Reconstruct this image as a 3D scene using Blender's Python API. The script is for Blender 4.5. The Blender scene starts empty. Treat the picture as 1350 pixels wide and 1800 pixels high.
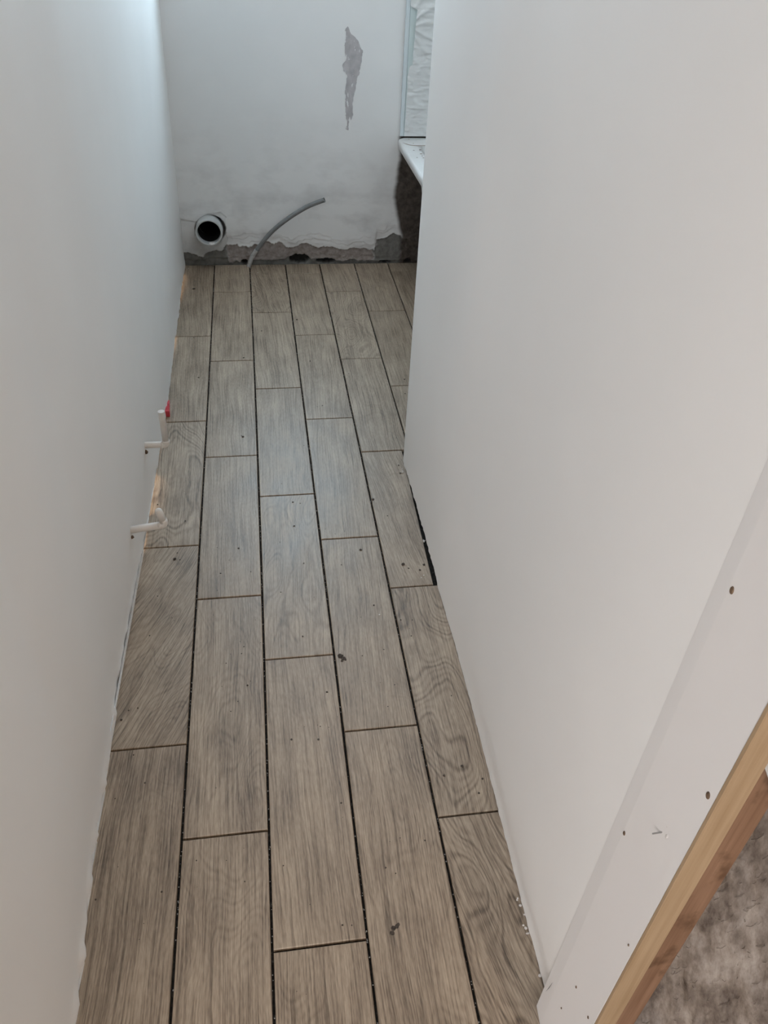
import bpy, bmesh, math, random
from mathutils import Matrix, Vector, noise
sc = bpy.context.scene
C = sc.collection
random.seed(7)

# ------------------------------------------------------------------ camera
CAM = (0.1941, 0.0, 1.3292)
ROT = ((0.9890, 0.0550, -0.1376), (-0.1420, 0.6170, -0.7740), (0.0424, 0.7850, 0.6180))
cd = bpy.data.cameras.new('camera'); cam = bpy.data.objects.new('camera', cd); C.objects.link(cam)
cd.sensor_fit = 'HORIZONTAL'; cd.sensor_width = 36.0; cd.lens = 1385.8 / 1350 * 36.0
cd.clip_start = 0.02; cd.clip_end = 60
m = Matrix(ROT).to_quaternion().to_matrix().to_4x4(); m.translation = CAM
cam.matrix_world = m
sc.camera = cam

# ------------------------------------------------------------------ world, daylight, exposure
w = bpy.data.worlds.new('world'); sc.world = w; w.use_nodes = True
w.node_tree.nodes['Background'].inputs[0].default_value = (0.62, 0.76, 1.0, 1)
w.node_tree.nodes['Background'].inputs[1].default_value = 1.0
def area(name, loc, rot, sx, sy, power, col):
    l = bpy.data.lights.new(name, 'AREA'); l.shape = 'RECTANGLE'; l.size = sx; l.size_y = sy
    l.energy = power; l.color = col
    o = bpy.data.objects.new(name, l); C.objects.link(o); o.location = loc; o.rotation_euler = rot
    return o
R90 = math.pi / 2
# daylight entering by the small window over the toilet place (far wall, above the picture)
area('daylight_far_window', (0.31, 3.755, 1.53), (-R90, 0, 0), 0.46, 0.96, 17.0, (0.61, 0.835, 1.0))
# daylight of an unseen glazed door, added and sized to light the lower walls
area('added_door_daylight', (-0.95, -2.36, 1.06), (R90, 0, 0), 1.5, 1.9, 64.0, (1.0, 0.95, 0.925))
# added fill lights without fixtures: one over the bath, one warm behind the camera
area('bath_fill', (0.5, 2.7, 2.38), (0, 0, 0), 0.3, 0.3, 5.8, (0.97, 0.98, 1.0))
area('near_warm_fill', (0.9, -1.2, 2.33), (0, 0, 0), 0.4, 0.4, 10.0, (1.0, 0.62, 0.26))
# low warm light of the neighbouring room, reaching under the ragged foot of the left lining
area('next_room_light', (-1.15, 2.4, 0.42), (0, -R90 + .3, 0), 0.5, 2.6, 48.0, (1.0, 0.70, 0.42))
sc.view_settings.view_transform = 'Standard'
sc.view_settings.look = 'None'
sc.view_settings.gamma = 1.0
sc.view_settings.use_curve_mapping = False
sc.view_settings.exposure = -0.15
try:
    sc.cycles.use_denoising = True
    sc.cycles.max_bounces = 6; sc.cycles.diffuse_bounces = 6; sc.cycles.glossy_bounces = 2; sc.cycles.transmission_bounces = 2
    sc.cycles.use_adaptive_sampling = True; sc.cycles.adaptive_threshold = 0.10; sc.cycles.adaptive_min_samples = 20
    sc.cycles.sample_clamp_indirect = 4.0
except Exception:
    pass

# ------------------------------------------------------------------ node helpers / materials
class N:
    def __init__(s, name):
        s.m = bpy.data.materials.new(name); s.m.use_nodes = True
        s.t = s.m.node_tree; s.b = s.t.nodes['Principled BSDF']
    def n(s, typ, **kw):
        x = s.t.nodes.new(typ)
        for k, v in kw.items(): setattr(x, k, v)
        return x
    def put(s, sock, v):
        if isinstance(v, bpy.types.NodeSocket): s.t.links.new(v, sock)
        elif isinstance(v, (tuple, list)) and sock.type == 'RGBA' and len(v) == 3: sock.default_value = (*v, 1)
        else: sock.default_value = v
    def math(s, op, a, b=0.0, c=None):
        x = s.n('ShaderNodeMath', operation=op); s.put(x.inputs[0], a); s.put(x.inputs[1], b)
        if c is not None: s.put(x.inputs[2], c)
        return x.outputs[0]
    def vec(s, x, y, z):
        k = s.n('ShaderNodeCombineXYZ')
        for i, v in enumerate((x, y, z)): s.put(k.inputs[i], v)
        return k.outputs[0]
    def obj(s):
        if not hasattr(s, '_o'):
            s._o = s.n('ShaderNodeTexCoord').outputs['Object']
        return s._o
    def xyz(s):
        k = s.n('ShaderNodeSeparateXYZ'); s.put(k.inputs[0], s.obj()); return k.outputs
    def noise(s, v, scale=1.0, detail=2.0, rough=0.5, dist=0.0):
        k = s.n('ShaderNodeTexNoise'); s.put(k.inputs['Vector'], v)
        k.inputs['Scale'].default_value = scale; k.inputs['Detail'].default_value = detail
        k.inputs['Roughness'].default_value = rough; k.inputs['Distortion'].default_value = dist
        return k.outputs['Fac']
    def ramp(s, f, stops):
        k = s.n('ShaderNodeValToRGB'); s.put(k.inputs[0], f); e = k.color_ramp.elements
        while len(e) < len(stops): e.new(0.5)
        for el, (p, c) in zip(e, stops): el.position = p; el.color = (*c, 1)
        return k.outputs[0]
    def mix(s, f, a, b, mode='MIX'):
        k = s.n('ShaderNodeMix', data_type='RGBA', blend_type=mode)
        s.put(k.inputs[0], f); s.put(k.inputs[6], a); s.put(k.inputs[7], b)
        return k.outputs[2]
    def bump(s, h, strength=0.3, dist=0.002):
        k = s.n('ShaderNodeBump'); k.inputs['Strength'].default_value = strength
        k.inputs['Distance'].default_value = dist; s.put(k.inputs['Height'], h)
        s.put(s.b.inputs['Normal'], k.outputs[0])
    def fin(s, col=None, rough=None, spec=None):
        if col is not None: s.put(s.b.inputs['Base Color'], col)
        if rough is not None: s.put(s.b.inputs['Roughness'], rough)
        if spec is not None: s.put(s.b.inputs['Specular IOR Level'], spec)
        return s.m

def plain(name, a, b, scale, rough=0.5, bump=0.0, spec=0.5, detail=3):
    k = N(name); f = k.noise(k.obj(), scale, detail)
    if bump: k.bump(f, bump, 0.002)
    return k.fin(k.ramp(f, [(0.3, a), (0.7, b)]), rough, spec)

def wall_paint(name, base):
    k = N(name); o = k.obj()
    f = k.noise(o, 2.4, 2, 0.55); h = k.noise(o, 6.0, 1.5)
    d = tuple(c * 0.965 for c in base)
    col = k.ramp(f, [(0.35, d), (0.68, base)])
    k.bump(h, 0.16, 0.007)
    return k.fin(col, 0.62, 0.35)
M = {}
M['paint'] = wall_paint('wall_paint', (0.88, 0.87, 0.855))
M['board'] = wall_paint('board_paint', (0.83, 0.805, 0.79))

def tile_mat():
    k = N('wood_look_porcelain'); x, y, z = k.xyz()
    info = k.n('ShaderNodeObjectInfo'); cs = k.n('ShaderNodeSeparateColor'); k.put(cs.inputs[0], info.outputs['Color'])
    ring, seed, tone = cs.outputs[0], cs.outputs[1], cs.outputs[2]; slant = info.outputs['Alpha']
    sd = k.math('MULTIPLY', seed, 97.0)
    sl = k.math('SUBTRACT', slant, 0.5)
    xs = k.math('ADD', x, k.math('MULTIPLY', k.math('MULTIPLY', sl, y), 1.0))
    wv = k.noise(k.vec(k.math('MULTIPLY', x, 10.0), k.math('MULTIPLY', y, 4.0), sd), 1.0, 2)
    xs = k.math('ADD', xs, k.math('MULTIPLY', k.math('SUBTRACT', wv, 0.5), 0.02))
    X = lambda s_: k.math('MULTIPLY', xs, s_)
    Y = lambda s_: k.math('MULTIPLY', y, s_)
    Z = lambda s_: k.math('MULTIPLY', sd, s_)
    fib = k.noise(k.vec(X(360.0), Y(7.0), Z(1.0)), 1.0, 2, 0.55)
    fib2 = k.noise(k.vec(X(150.0), Y(3.5), Z(1.7)), 1.0, 3, 0.6)
    stk = k.noise(k.vec(X(42.0), Y(1.9), Z(2.1)), 1.0, 4, 0.55)
    por = k.noise(k.vec(X(560.0), Y(70.0), Z(1.3)), 1.0, 2, 0.5)
    blo = k.noise(k.vec(k.math('MULTIPLY', x, 16.0), Y(7.0), Z(0.6)), 1.0, 3, 0.5)
    fld = k.noise(k.vec(X(10.5), Y(3.3), Z(0.37)), 1.0, 1.2, 0.35)
    arch = k.math('MULTIPLY', k.math('MAXIMUM', k.math('SUBTRACT', ring, 0.8), 0.0), 5.0)
    par = k.math('ADD', k.math('MULTIPLY', y, 0.62), k.math('MULTIPLY', k.math('MULTIPLY', x, x), 30.0))
    wob = k.noise(k.vec(k.math('MULTIPLY', x, 24.0), Y(11.0), Z(0.53)), 1.0, 3, 0.5)
    fl2 = k.math('ADD', k.math('MULTIPLY', fld, k.math('SUBTRACT', 1.0, k.math('MULTIPLY', arch, 0.45))), k.math('MULTIPLY', par, arch))
    fl2 = k.math('ADD', fl2, k.math('MULTIPLY', wob, 0.05))
    r1 = k.math('MULTIPLY_ADD', k.math('SINE', k.math('MULTIPLY', fl2, 190.0)), 0.5, 0.5)
    r2 = k.math('MULTIPLY_ADD', k.math('SINE', k.math('MULTIPLY', fl2, 61.0)), 0.5, 0.5)
    rg = k.math('MULTIPLY', k.math('POWER', r1, 1.5), k.math('MULTIPLY_ADD', r2, 0.75, 0.25))
    # grain value
    v = k.math('MULTIPLY_ADD', k.math('SUBTRACT', k.math('MULTIPLY', k.math('POWER', k.math('MINIMUM', k.math('MULTIPLY', fib, 1.75), 1.0), 1.3), 1.0), 0.78), 0.55, 0.52)
    v = k.math('ADD', v, k.math('MULTIPLY', k.math('SUBTRACT', por, 0.5), 0.50))
    v = k.math('ADD', v, k.math('MULTIPLY', k.math('SUBTRACT', fib2, 0.5), 0.30))
    v = k.math('ADD', v, k.math('MULTIPLY', k.math('SUBTRACT', stk, 0.5), 0.34))
    v = k.math('ADD', v, k.math('MULTIPLY', k.math('SUBTRACT', blo, 0.5), 0.50))
    v = k.math('SUBTRACT', v, k.math('MULTIPLY', k.math('MULTIPLY', k.math('SUBTRACT', rg, 0.30), ring), 0.34))
    v = k.math('ADD', v, k.math('MULTIPLY', k.math('SUBTRACT', tone, 0.5), 0.30))
    col = k.ramp(v, [(0.08, (0.075, 0.053, 0.035)), (0.36, (0.207, 0.155, 0.109)), (0.60, (0.342, 0.267, 0.194)), (0.95, (0.53, 0.43, 0.32))])
    hue = k.noise(k.vec(k.math('MULTIPLY', x, 8.0), Y(3.0), Z(0.9)), 1.0, 2)
    col = k.mix(k.math('MULTIPLY', hue, 0.35), col, k.mix(1.0, col, (0.93, 0.96, 1.02), 'MULTIPLY'))
    k.bump(fib, 0.22, 0.0009)
    rough = k.math('MULTIPLY_ADD', blo, 0.16, 0.34)
    return k.fin(col, rough, 0.7)
M['tile'] = tile_mat()

def subfloor_mat():
    k = N('dark_tile_adhesive'); f = k.noise(k.obj(), 160, 4)
    k.bump(f, 0.6, 0.004)
    return k.fin(k.ramp(f, [(0.35, (0.012, 0.010, 0.009)), (0.62, (0.03, 0.026, 0.022)), (0.8, (0.10, 0.095, 0.09))]), 0.85, 0.2)
M['sub'] = subfloor_mat()

def back_mat():
    k = N('skimmed_plaster_and_render'); o = k.obj(); x, y, z = k.xyz()
    at = k.n('ShaderNodeAttribute', attribute_name='layer'); cs = k.n('ShaderNodeSeparateColor'); k.put(cs.inputs[0], at.outputs['Color'])
    f = k.noise(o, 2.4, 3, 0.55); g = k.noise(o, 48, 4, 0.55); q = k.noise(o, 260, 3)
    paint = k.ramp(f, [(0.35, (0.74, 0.745, 0.74)), (0.68, (0.79, 0.79, 0.785))])
    # thin wipes of dust in the paint, strengthened low down as painted shade
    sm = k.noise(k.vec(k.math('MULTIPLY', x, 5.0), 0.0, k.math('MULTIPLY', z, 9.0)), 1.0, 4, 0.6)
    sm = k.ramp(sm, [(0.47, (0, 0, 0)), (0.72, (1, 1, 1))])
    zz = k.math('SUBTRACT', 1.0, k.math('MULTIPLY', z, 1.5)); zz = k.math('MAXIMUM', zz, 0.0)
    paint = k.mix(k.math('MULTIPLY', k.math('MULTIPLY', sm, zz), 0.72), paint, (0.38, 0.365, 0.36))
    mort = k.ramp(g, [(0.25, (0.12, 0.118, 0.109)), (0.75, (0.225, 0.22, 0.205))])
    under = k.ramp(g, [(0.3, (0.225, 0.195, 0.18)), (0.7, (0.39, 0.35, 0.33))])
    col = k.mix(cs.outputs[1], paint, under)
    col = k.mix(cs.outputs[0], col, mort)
    ab = k.n('ShaderNodeAttribute', attribute_name='bare_shade')
    col = k.mix(ab.outputs['Fac'], col, k.ramp(g, [(0.3, (0.045, 0.036, 0.030)), (0.7, (0.105, 0.088, 0.076))]))  # unpainted render under the bath, darkened to paint in the bath's shade
    col = k.mix(cs.outputs[2], col, (0.02, 0.02, 0.019))  # near-black coloured into the holes and pipe pocket for their shade
    rel = k.math('ADD', cs.outputs[0], cs.outputs[1]); rel = k.math('MINIMUM', rel, 1.0)
    k.bump(k.math('ADD', k.math('MULTIPLY', k.math('ADD', g, k.math('MULTIPLY', q, 0.5)), rel), k.math('MULTIPLY', f, 0.4)), 0.5, 0.004)
    return k.fin(col, 0.8, 0.25)
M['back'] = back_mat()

def wood_mat(name, dark, light, knots=False):
    k = N(name); x, y, z = k.xyz()
    f = k.noise(k.vec(k.math('MULTIPLY', x, 190.0), k.math('MULTIPLY', y, 190.0), k.math('MULTIPLY', z, 4.0)), 1.0, 3, 0.6)
    g = k.noise(k.vec(k.math('MULTIPLY', x, 14.0), k.math('MULTIPLY', y, 14.0), k.math('MULTIPLY', z, 5.0)), 1.0, 3)
    v = k.math('ADD', k.math('MULTIPLY', f, 0.55), k.math('MULTIPLY', g, 0.45))
    col = k.ramp(v, [(0.34, dark), (0.62, light)])
    if knots:
        d = k.noise(k.vec(k.math('MULTIPLY', x, 26.0), 3.1, k.math('MULTIPLY', z, 16.0)), 1.0, 4, 0.6)
        d = k.ramp(d, [(0.55, (0, 0, 0)), (0.68, (1, 1, 1))])
        col = k.mix(k.math('MULTIPLY', d, 0.75), col, (0.10, 0.052, 0.027))
    k.bump(f, 0.25, 0.001)
    return k.fin(col, 0.6, 0.3)
M['pine'] = wood_mat('planed_pine', (0.33, 0.225, 0.13), (0.43, 0.31, 0.195))
M['stud'] = wood_mat('rough_sawn_stud', (0.19, 0.105, 0.062), (0.30, 0.18, 0.115), True)

def wool_mat():
    k = N('mineral_wool'); x, y, z = k.xyz()
    s = k.math('ADD', x, k.math('MULTIPLY', z, 0.15))
    f = k.noise(k.vec(k.math('MULTIPLY', s, 55.0), k.math('MULTIPLY', y, 40.0), k.math('MULTIPLY', z, 13.0)), 1.0, 5, 0.65)
    g = k.noise(k.obj(), 9, 3)
    v = k.math('ADD', k.math('MULTIPLY', f, 0.65), k.math('MULTIPLY', g, 0.35))
    col = k.ramp(v, [(0.36, (0.085, 0.066, 0.055)), (0.50, (0.22, 0.186, 0.16)), (0.66, (0.40, 0.36, 0.325))])
    k.bump(f, 0.7, 0.006)
    return k.fin(col, 0.95, 0.1)
M['wool'] = wool_mat()
M['pvc'] = plain('grey_pvc', (0.47, 0.49, 0.49), (0.56, 0.58, 0.58), 14, 0.4)
M['bore'] = plain('shaded_pipe_inside', (0.045, 0.048, 0.055), (0.07, 0.075, 0.085), 14, 0.35)  # colour darkened to carry the shade inside the pipe
M['conduit'] = plain('grey_conduit', (0.17, 0.18, 0.185), (0.25, 0.26, 0.265), 30, 0.5, 0.1)
M['conduit_worn'] = plain('scuffed_conduit', (0.36, 0.36, 0.36), (0.56, 0.56, 0.55), 120, 0.6, 0.2)
M['ppr'] = plain('white_pipe_plastic', (0.74, 0.715, 0.68), (0.80, 0.775, 0.745), 30, 0.42)
M['bath'] = plain('white_bath_enamel', (0.72, 0.715, 0.70), (0.80, 0.80, 0.79), 9, 0.3)
M['panel'] = plain('pale_green_panel', (0.50, 0.585, 0.58), (0.58, 0.66, 0.655), 6, 0.25)
M['panel_edge'] = plain('panel_edge_strip', (0.55, 0.61, 0.63), (0.60, 0.66, 0.68), 6, 0.35)
M['red'] = plain('red_plastic', (0.46, 0.035, 0.055), (0.60, 0.055, 0.075), 40, 0.45)
M['plaster'] = plain('dry_filler', (0.60, 0.57, 0.54), (0.80, 0.77, 0.745), 70, 0.8, 0.5)
M['smear'] = plain('grey_filler_smear', (0.37, 0.355, 0.365), (0.50, 0.48, 0.485), 38, 0.75, 0.5, detail=5)
M['crumb'] = plain('mortar_crumb', (0.035, 0.026, 0.020), (0.10, 0.08, 0.066), 300, 0.9)
M['grit'] = plain('joint_grit', (0.16, 0.16, 0.155), (0.5, 0.5, 0.49), 90, 0.9)
M['screw'] = plain('dark_screw_head', (0.07, 0.045, 0.03), (0.22, 0.14, 0.085), 200, 0.6)
M['dark'] = plain('cavity_shade', (0.008, 0.008, 0.009), (0.016, 0.016, 0.017), 20, 0.9)  # near-black that stands for the shade inside bores and slits
M['steel'] = plain('nail_steel', (0.22, 0.21, 0.20), (0.34, 0.33, 0.32), 90, 0.4)
M['foil'] = plain('grey_membrane', (0.42, 0.42, 0.41), (0.52, 0.52, 0.50), 18, 0.5)
M['tape'] = plain('brown_tape_residue', (0.30, 0.23, 0.185), (0.40, 0.32, 0.27), 60, 0.6)
M['frame'] = plain('white_window_plastic', (0.76, 0.76, 0.76), (0.80, 0.80, 0.80), 10, 0.35)
def film_mat():
    k = N('crinkled_clear_film')
    k.fin((0.76, 0.77, 0.765), 0.22, 0.6)
    k.b.inputs['Alpha'].default_value = 0.82
    return k.m
M['film'] = film_mat()

# ------------------------------------------------------------------ mesh helpers
def link(name, me, mat=None, parent=None, smooth=False):
    o = bpy.data.objects.new(name, me); C.objects.link(o)
    if mat is not None: me.materials.append(M[mat] if isinstance(mat, str) else mat)
    if parent is not None: o.parent = parent
    if smooth:
        for p in me.polygons: p.use_smooth = True
    return o
def mesh(name, v, f):
    me = bpy.data.meshes.new(name); me.from_pydata(v, [], f); me.update(); return me
def tag(o, label=None, cat=None, group=None, kind=None):
    if label: o['label'] = label
    if cat: o['category'] = cat
    if group: o['group'] = group
    if kind: o['kind'] = kind
    return o
def empty(name, loc, label, cat, group=None):
    o = bpy.data.objects.new(name, None); C.objects.link(o); o.location = loc; o.empty_display_size = 0.05
    return tag(o, label, cat, group)
def boxv(x0, x1, y0, y1, z0, z1):
    v = [(x0, y0, z0), (x1, y0, z0), (x1, y1, z0), (x0, y1, z0), (x0, y0, z1), (x1, y0, z1), (x1, y1, z1), (x0, y1, z1)]
    f = [(0, 3, 2, 1), (4, 5, 6, 7), (0, 1, 5, 4), (1, 2, 6, 5), (2, 3, 7, 6), (3, 0, 4, 7)]
    return v, f
def boxes(lst):
    V, F = [], []
    for b in lst:
        v, f = boxv(*b); n = len(V); V += v; F += [tuple(i + n for i in q) for q in f]
    return V, F
def box_obj(name, lst, mat, parent=None, bevel=0.0):
    me = mesh(name, *boxes(lst)); o = link(name, me, mat, parent)
    if bevel:
        bm = bmesh.new(); bm.from_mesh(me)
        bmesh.ops.bevel(bm, geom=bm.edges[:] , offset=bevel, segments=2, affect='EDGES', profile=0.5)
        bm.to_mesh(me); bm.free()
    return o
def tube(path, radii, n=14, cap0=True, cap1=True):
    P = [Vector(p) for p in path]; V, F = [], []
    if not isinstance(radii, (list, tuple)): radii = [radii] * len(P)
    t0 = (P[1] - P[0]).normalized(); up = Vector((0, 0, 1)) if abs(t0.z) < 0.9 else Vector((0, 1, 0))
    a = t0.cross(up).normalized()
    for i, p in enumerate(P):
        t = (P[min(i + 1, len(P) - 1)] - P[max(i - 1, 0)]).normalized()
        a = (a - t * a.dot(t)).normalized(); b = t.cross(a)
        for j in range(n):
            th = 2 * math.pi * j / n; V.append(tuple(p + (a * math.cos(th) + b * math.sin(th)) * radii[i]))
    for i in range(len(P) - 1):
        for j in range(n):
            F.append((i * n + j, i * n + (j + 1) % n, (i + 1) * n + (j + 1) % n, (i + 1) * n + j))
    if cap0: F.append(tuple(range(n - 1, -1, -1)))
    if cap1: F.append(tuple((len(P) - 1) * n + j for j in range(n)))
    return V, F
def catmull(pts, k=6):
    P = [Vector(p) for p in pts]; out = []
    for i in range(len(P) - 1):
        p0, p1, p2, p3 = P[max(i - 1, 0)], P[i], P[i + 1], P[min(i + 2, len(P) - 1)]
        for j in range(k):
            t = j / k
            out.append(0.5 * ((2 * p1) + (p2 - p0) * t + (2 * p0 - 5 * p1 + 4 * p2 - p3) * t * t + (3 * p1 - p0 - 3 * p2 + p3) * t ** 3))
    return out + [P[-1]]
def interp(x, pts):
    pts = sorted(pts)
    if x <= pts[0][0]: return pts[0][1]
    for (a, b), (c, d) in zip(pts, pts[1:]):
        if x <= c: return b + (d - b) * (x - a) / (c - a)
    return pts[-1][1]
def fr(x, y=0.0, z=0.0, o=4): return noise.fractal(Vector((x, y, z)), 1.0, 2.0, o)
def sstep(a, b, x):
    t = max(0.0, min(1.0, (x - a) / (b - a))); return t * t * (3 - 2 * t)
def lump(c, r, seed, flat=0.6, n=2):
    bm = bmesh.new(); bmesh.ops.create_icosphere(bm, subdivisions=n, radius=1.0)
    for v in bm.verts:
        d = 1 + 0.35 * noise.noise(v.co * 1.7 + Vector((seed * 3.1, seed, 0)))
        v.co = Vector((v.co.x * r * d, v.co.y * r * d, v.co.z * r * flat * d)) + Vector(c)
    V = [tuple(v.co) for v in bm.verts]; F = [tuple(x.index for x in f.verts) for f in bm.faces]; bm.free()
    return V, F
def join(parts):
    V, F = [], []
    for v, f in parts:
        n = len(V); V += v; F += [tuple(i + n for i in q) for q in f]
    return V, F

# ================================================================== STRUCTURE
YB = 3.4746                       # face of the far wall
H = 2.40
LB = [(-0.1, -.138), (0.2, -.138), (0.50, -.140), (0.785, -.1505), (0.97, -.148), (1.126, -.1515), (1.386, -.146), (1.574, -.139), (2.198, -.129), (2.783, -.134), (3.482, -.1355)]
RB = [(0.4585, .5696), (0.5865, .5706), (0.761, .5748), (0.95, .579), (1.176, .5812), (1.3675, .579), (1.524, .581), (1.857, .5805), (1.93, .582)]

# ---- floor: adhesive bed with one object per tile
floor = box_obj('floor', [(-2.0, 2.4, -2.5, 3.85, -0.06, -0.0085)], 'sub')
tag(floor, kind='structure')
Wt, Lt = 0.153, 0.6009
LINE = {-1: (0, 0, 0), 0: (-.00187, .00516, -.00232), 1: (-.00235, .00744, -.004), 2: (-.00193, .00735, -.00434), 3: (-.00196, .00723, -.00433), 4: (0, .00254, -.00725), 5: (0, .0042, -.013)}
def lx(c, y):
    a, b, d = LINE.get(c, (0, 0, 0)); y2 = max(0.3, min(3.5, y))
    return c * Wt + a * y2 * y2 + b * y2 + d
JO = {0: [2.7733, 2.1731, 1.5724, 0.9713], 1: [3.1793, 2.5709, 1.9683, 1.3741, 0.7712], 2: [2.971, 2.3646, 1.7645, 1.1711, 0.5637],
      3: [3.3729, 2.7625, 2.1585, 1.5653, 0.9659], 4: [3.1661, 2.5604, 1.9612, 1.3682, 0.7596], 5: [2.9651, 2.3544], 6: [3.38, 2.777]}
# (column, number) -> ring strength, slant, tone, seed
LOOK = {(0, 2): (.95, .5, .50, .13), (0, 3): (.40, .10, .40, .31), (0, 0): (.15, .55, .35, .52), (0, 1): (.15, .52, .45, .77), (0, 4): (.12, .47, .30, .44),
        (2, 0): (.6, .62, .45, .21), (2, 3): (.55, .46, .55, .65), (2, 4): (.15, .53, .50, .9), (2, 5): (.3, .5, .45, .38),
        (4, 1): (.6, .48, .62, .58), (4, 4): (.79, .50, .48, .86), (4, 5): (.75, .70, .42, .17), (4, 3): (.2, .58, .5, .33), (1, 4): (.35, .5, .5, .71), (3, 5): (.3, .5, .48, .05), (1, 5): (.3, .5, .42, .24)}
GX, GY = 0.0023, 0.0021
def tile(c, i, y0, y1, xl=None, xr=None):
    a0 = (lx(c - 1, y0) + GX if xl is None else xl(y0)); a1 = (lx(c - 1, y1) + GX if xl is None else xl(y1))
    b0 = (lx(c, y0) - GX if xr is None else xr(y0)); b1 = (lx(c, y1) - GX if xr is None else xr(y1))
    cx, cy = (a0 + b0 + a1 + b1) / 4, (y0 + y1) / 2
    p = [(a0, y0), (b0, y0), (b1, y1), (a1, y1)]
    dz = random.uniform(-.0004, .0004)
    V, e = [], 0.0011
    for ins, z in ((0, -.0085), (0, -.0011), (e, 0.0)):
        for (x, y) in p:
            V.append((x - cx - ins * (1 if x > cx else -1), y - cy - ins * (1 if y > cy else -1), z + dz))
    F = [(8, 9, 10, 11), (3, 2, 1, 0)]
    for k in (0, 4):
        for j in range(4): F.append((k + j, k + (j + 1) % 4, k + 4 + (j + 1) % 4, k + 4 + j))
    o = link('floor_tile', mesh('floor_tile', V, F), 'tile', floor)
    o.location = (cx, cy, 0)
    d = LOOK.get((c, i), (random.uniform(.04, .22), .5 + random.uniform(-.05, .05), random.uniform(.40, .58), random.random()))
    o.color = (d[0], d[3], d[2], d[1])
YEND = YB + 0.004
for c in range(0, 9):
    js = list(JO.get(c, [2.56 + 0.2 * (c % 3)]))
    ymin = -1.6 if c <= 4 else (1.99 if c == 5 else 2.0)
    while js[-1] > ymin: js.append(js[-1] - Lt)
    ys = [YEND + GY] + js
    for i in range(len(ys) - 1):
        y1, y0 = ys[i] - GY, max(ys[i + 1] + GY, ymin if c > 4 else -9)
        if y1 - y0 < 0.02: continue
        xl = xr = None
        if c == 0: xl = lambda y: -0.160
        if c == 4 and y0 < 1.9 and y1 > 0.3:
            if i == 3:                        # the cut tile that leaves an open slot along the wall
                xr = lambda y: 0.5700 + 0.005 * sstep(1.70, 1.86, y) + (0.012 if y > 1.87 else 0)
            else:
                xr = lambda y: interp(y, RB) + 0.004
        elif c == 4 and y1 <= 0.3: xr = lambda y: 0.545
        tile(c, i, y0, y1, xl, xr)

# ---- left wall: single plasterboard lining, ragged foot
def left_wall():
    ys = [0.16 + i * (3.56 - 0.16) / 300 for i in range(301)]
    zs = [0, .006, .012, .02, .032, .05, .09, .16, .3, .6, 1.0, 1.6, H]
    V, F = [], []
    for y in ys:
        foot = -0.0008
        for g0, g1, hgt in GAPS: foot = max(foot, hgt * sstep(g0 - .02, g0 + .02, y) * (1 - sstep(g1 - .02, g1 + .02, y)))
        xb = interp(y, LB)
        lipn = max(0, fr(y * 26, 8, 1) + .25)
        for j, z in enumerate(zs):
            zz = max(z, foot + 0.0004 * j)
            lip = (0.0045 + .004 * sstep(1.6, 1.3, y)) * lipn * math.exp(-((zz - 0.006) / 0.012) ** 2) + 0.0015 * math.exp(-(zz / .03) ** 2)
            wob = (0.0022 * fr(y * 1.3, z * 1.5, 5, 2) + .0011 * fr(y * 6, z * .9, 7, 2)) * sstep(.02, .3, z)
            V.append((xb + 0.0175 * z + lip + wob, y, zz))
    n = len(zs)
    for i in range(300):
        for j in range(n - 1):
            F.append((i * n + j, i * n + j + 1, (i + 1) * n + j + 1, (i + 1) * n + j))
    # back of the board
    k = len(V)
    for y in (ys[0], ys[-1]):
        V += [(-.163, y, .02), (-.120, y, H)]
    F.append((k, k + 2, k + 3, k + 1))
    for i in range(300): F.append((i * n, (i + 1) * n, k + 2 if i > 150 else k))
    F.append((150 * n + n - 1, k + 1, k + 3)) ; F.append((n - 1, 0, k, k + 1))
    o = link('wall_left', mesh('wall_left', V, F), 'paint', None, True)
    return tag(o, kind='structure')
GAPS = [(3.06, 3.36, .010), (2.62, 2.76, .008), (1.93, 2.03, .008), (1.72, 1.88, .010), (1.575, 1.68, .012)]
wall_left = left_wall()

# ---- partition on the right
def partition():
    ys = [0.40 + i * (1.918 - 0.40) / 260 for i in range(261)]
    zs = [0, .006, .012, .02, .035, .06, .09, .12, .2, .3, .7, 1.2, 1.8, H]
    V, F = [], []
    for y in ys:
        gap = sstep(1.34, 1.40, y) * (1 - sstep(1.83, 1.87, y))
        foot = 0.001 + 0.003 * max(0, fr(y * 11, 1)) + gap * (0.009 + 0.004 * fr(y * 30, 2, 2))
        xb = interp(y, RB)
        for j, z in enumerate(zs):
            zz = max(z, foot + .0004 * j)
            lip = -0.0035 * max(0, fr(y * 30, 4, 4) + .1) * math.exp(-((zz - .008) / .010) ** 2)
            wob = (0.0020 * fr(y * 1.2, z * 1.4, 9, 2) + .0005 * fr(y * 5, z * .8, 4, 2)) * sstep(.02, .3, z)
            wob -= .0172 * sstep(1.30, .45, y) * sstep(.02, .12, z)
            rnd = 0.010 * sstep(1.895, 1.918, y) ** 2
            V.append((xb + lip + wob + rnd, y, zz))
    n = len(zs)
    for i in range(260):
        for j in range(n - 1):
            F.append((i * n + j, (i + 1) * n + j, (i + 1) * n + j + 1, i * n + j + 1))
    k = len(V)
    V += [(.68, ys[0], .004), (.68, ys[0], H), (.68, ys[-1], .004), (.68, ys[-1], H)]
    F += [(k, k + 1, k + 3, k + 2)]
    F.append(tuple(260 * n + j for j in range(n)) + (k + 3, k + 2))
    F.append((k + 1, k) + tuple(range(n)))
    o = link('wall_right', mesh('wall_right', V, F), 'paint', None, True)
    for p in o.data.polygons[-3:]: p.use_smooth = False
    return tag(o, kind='structure')
wall_right = partition()

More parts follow.
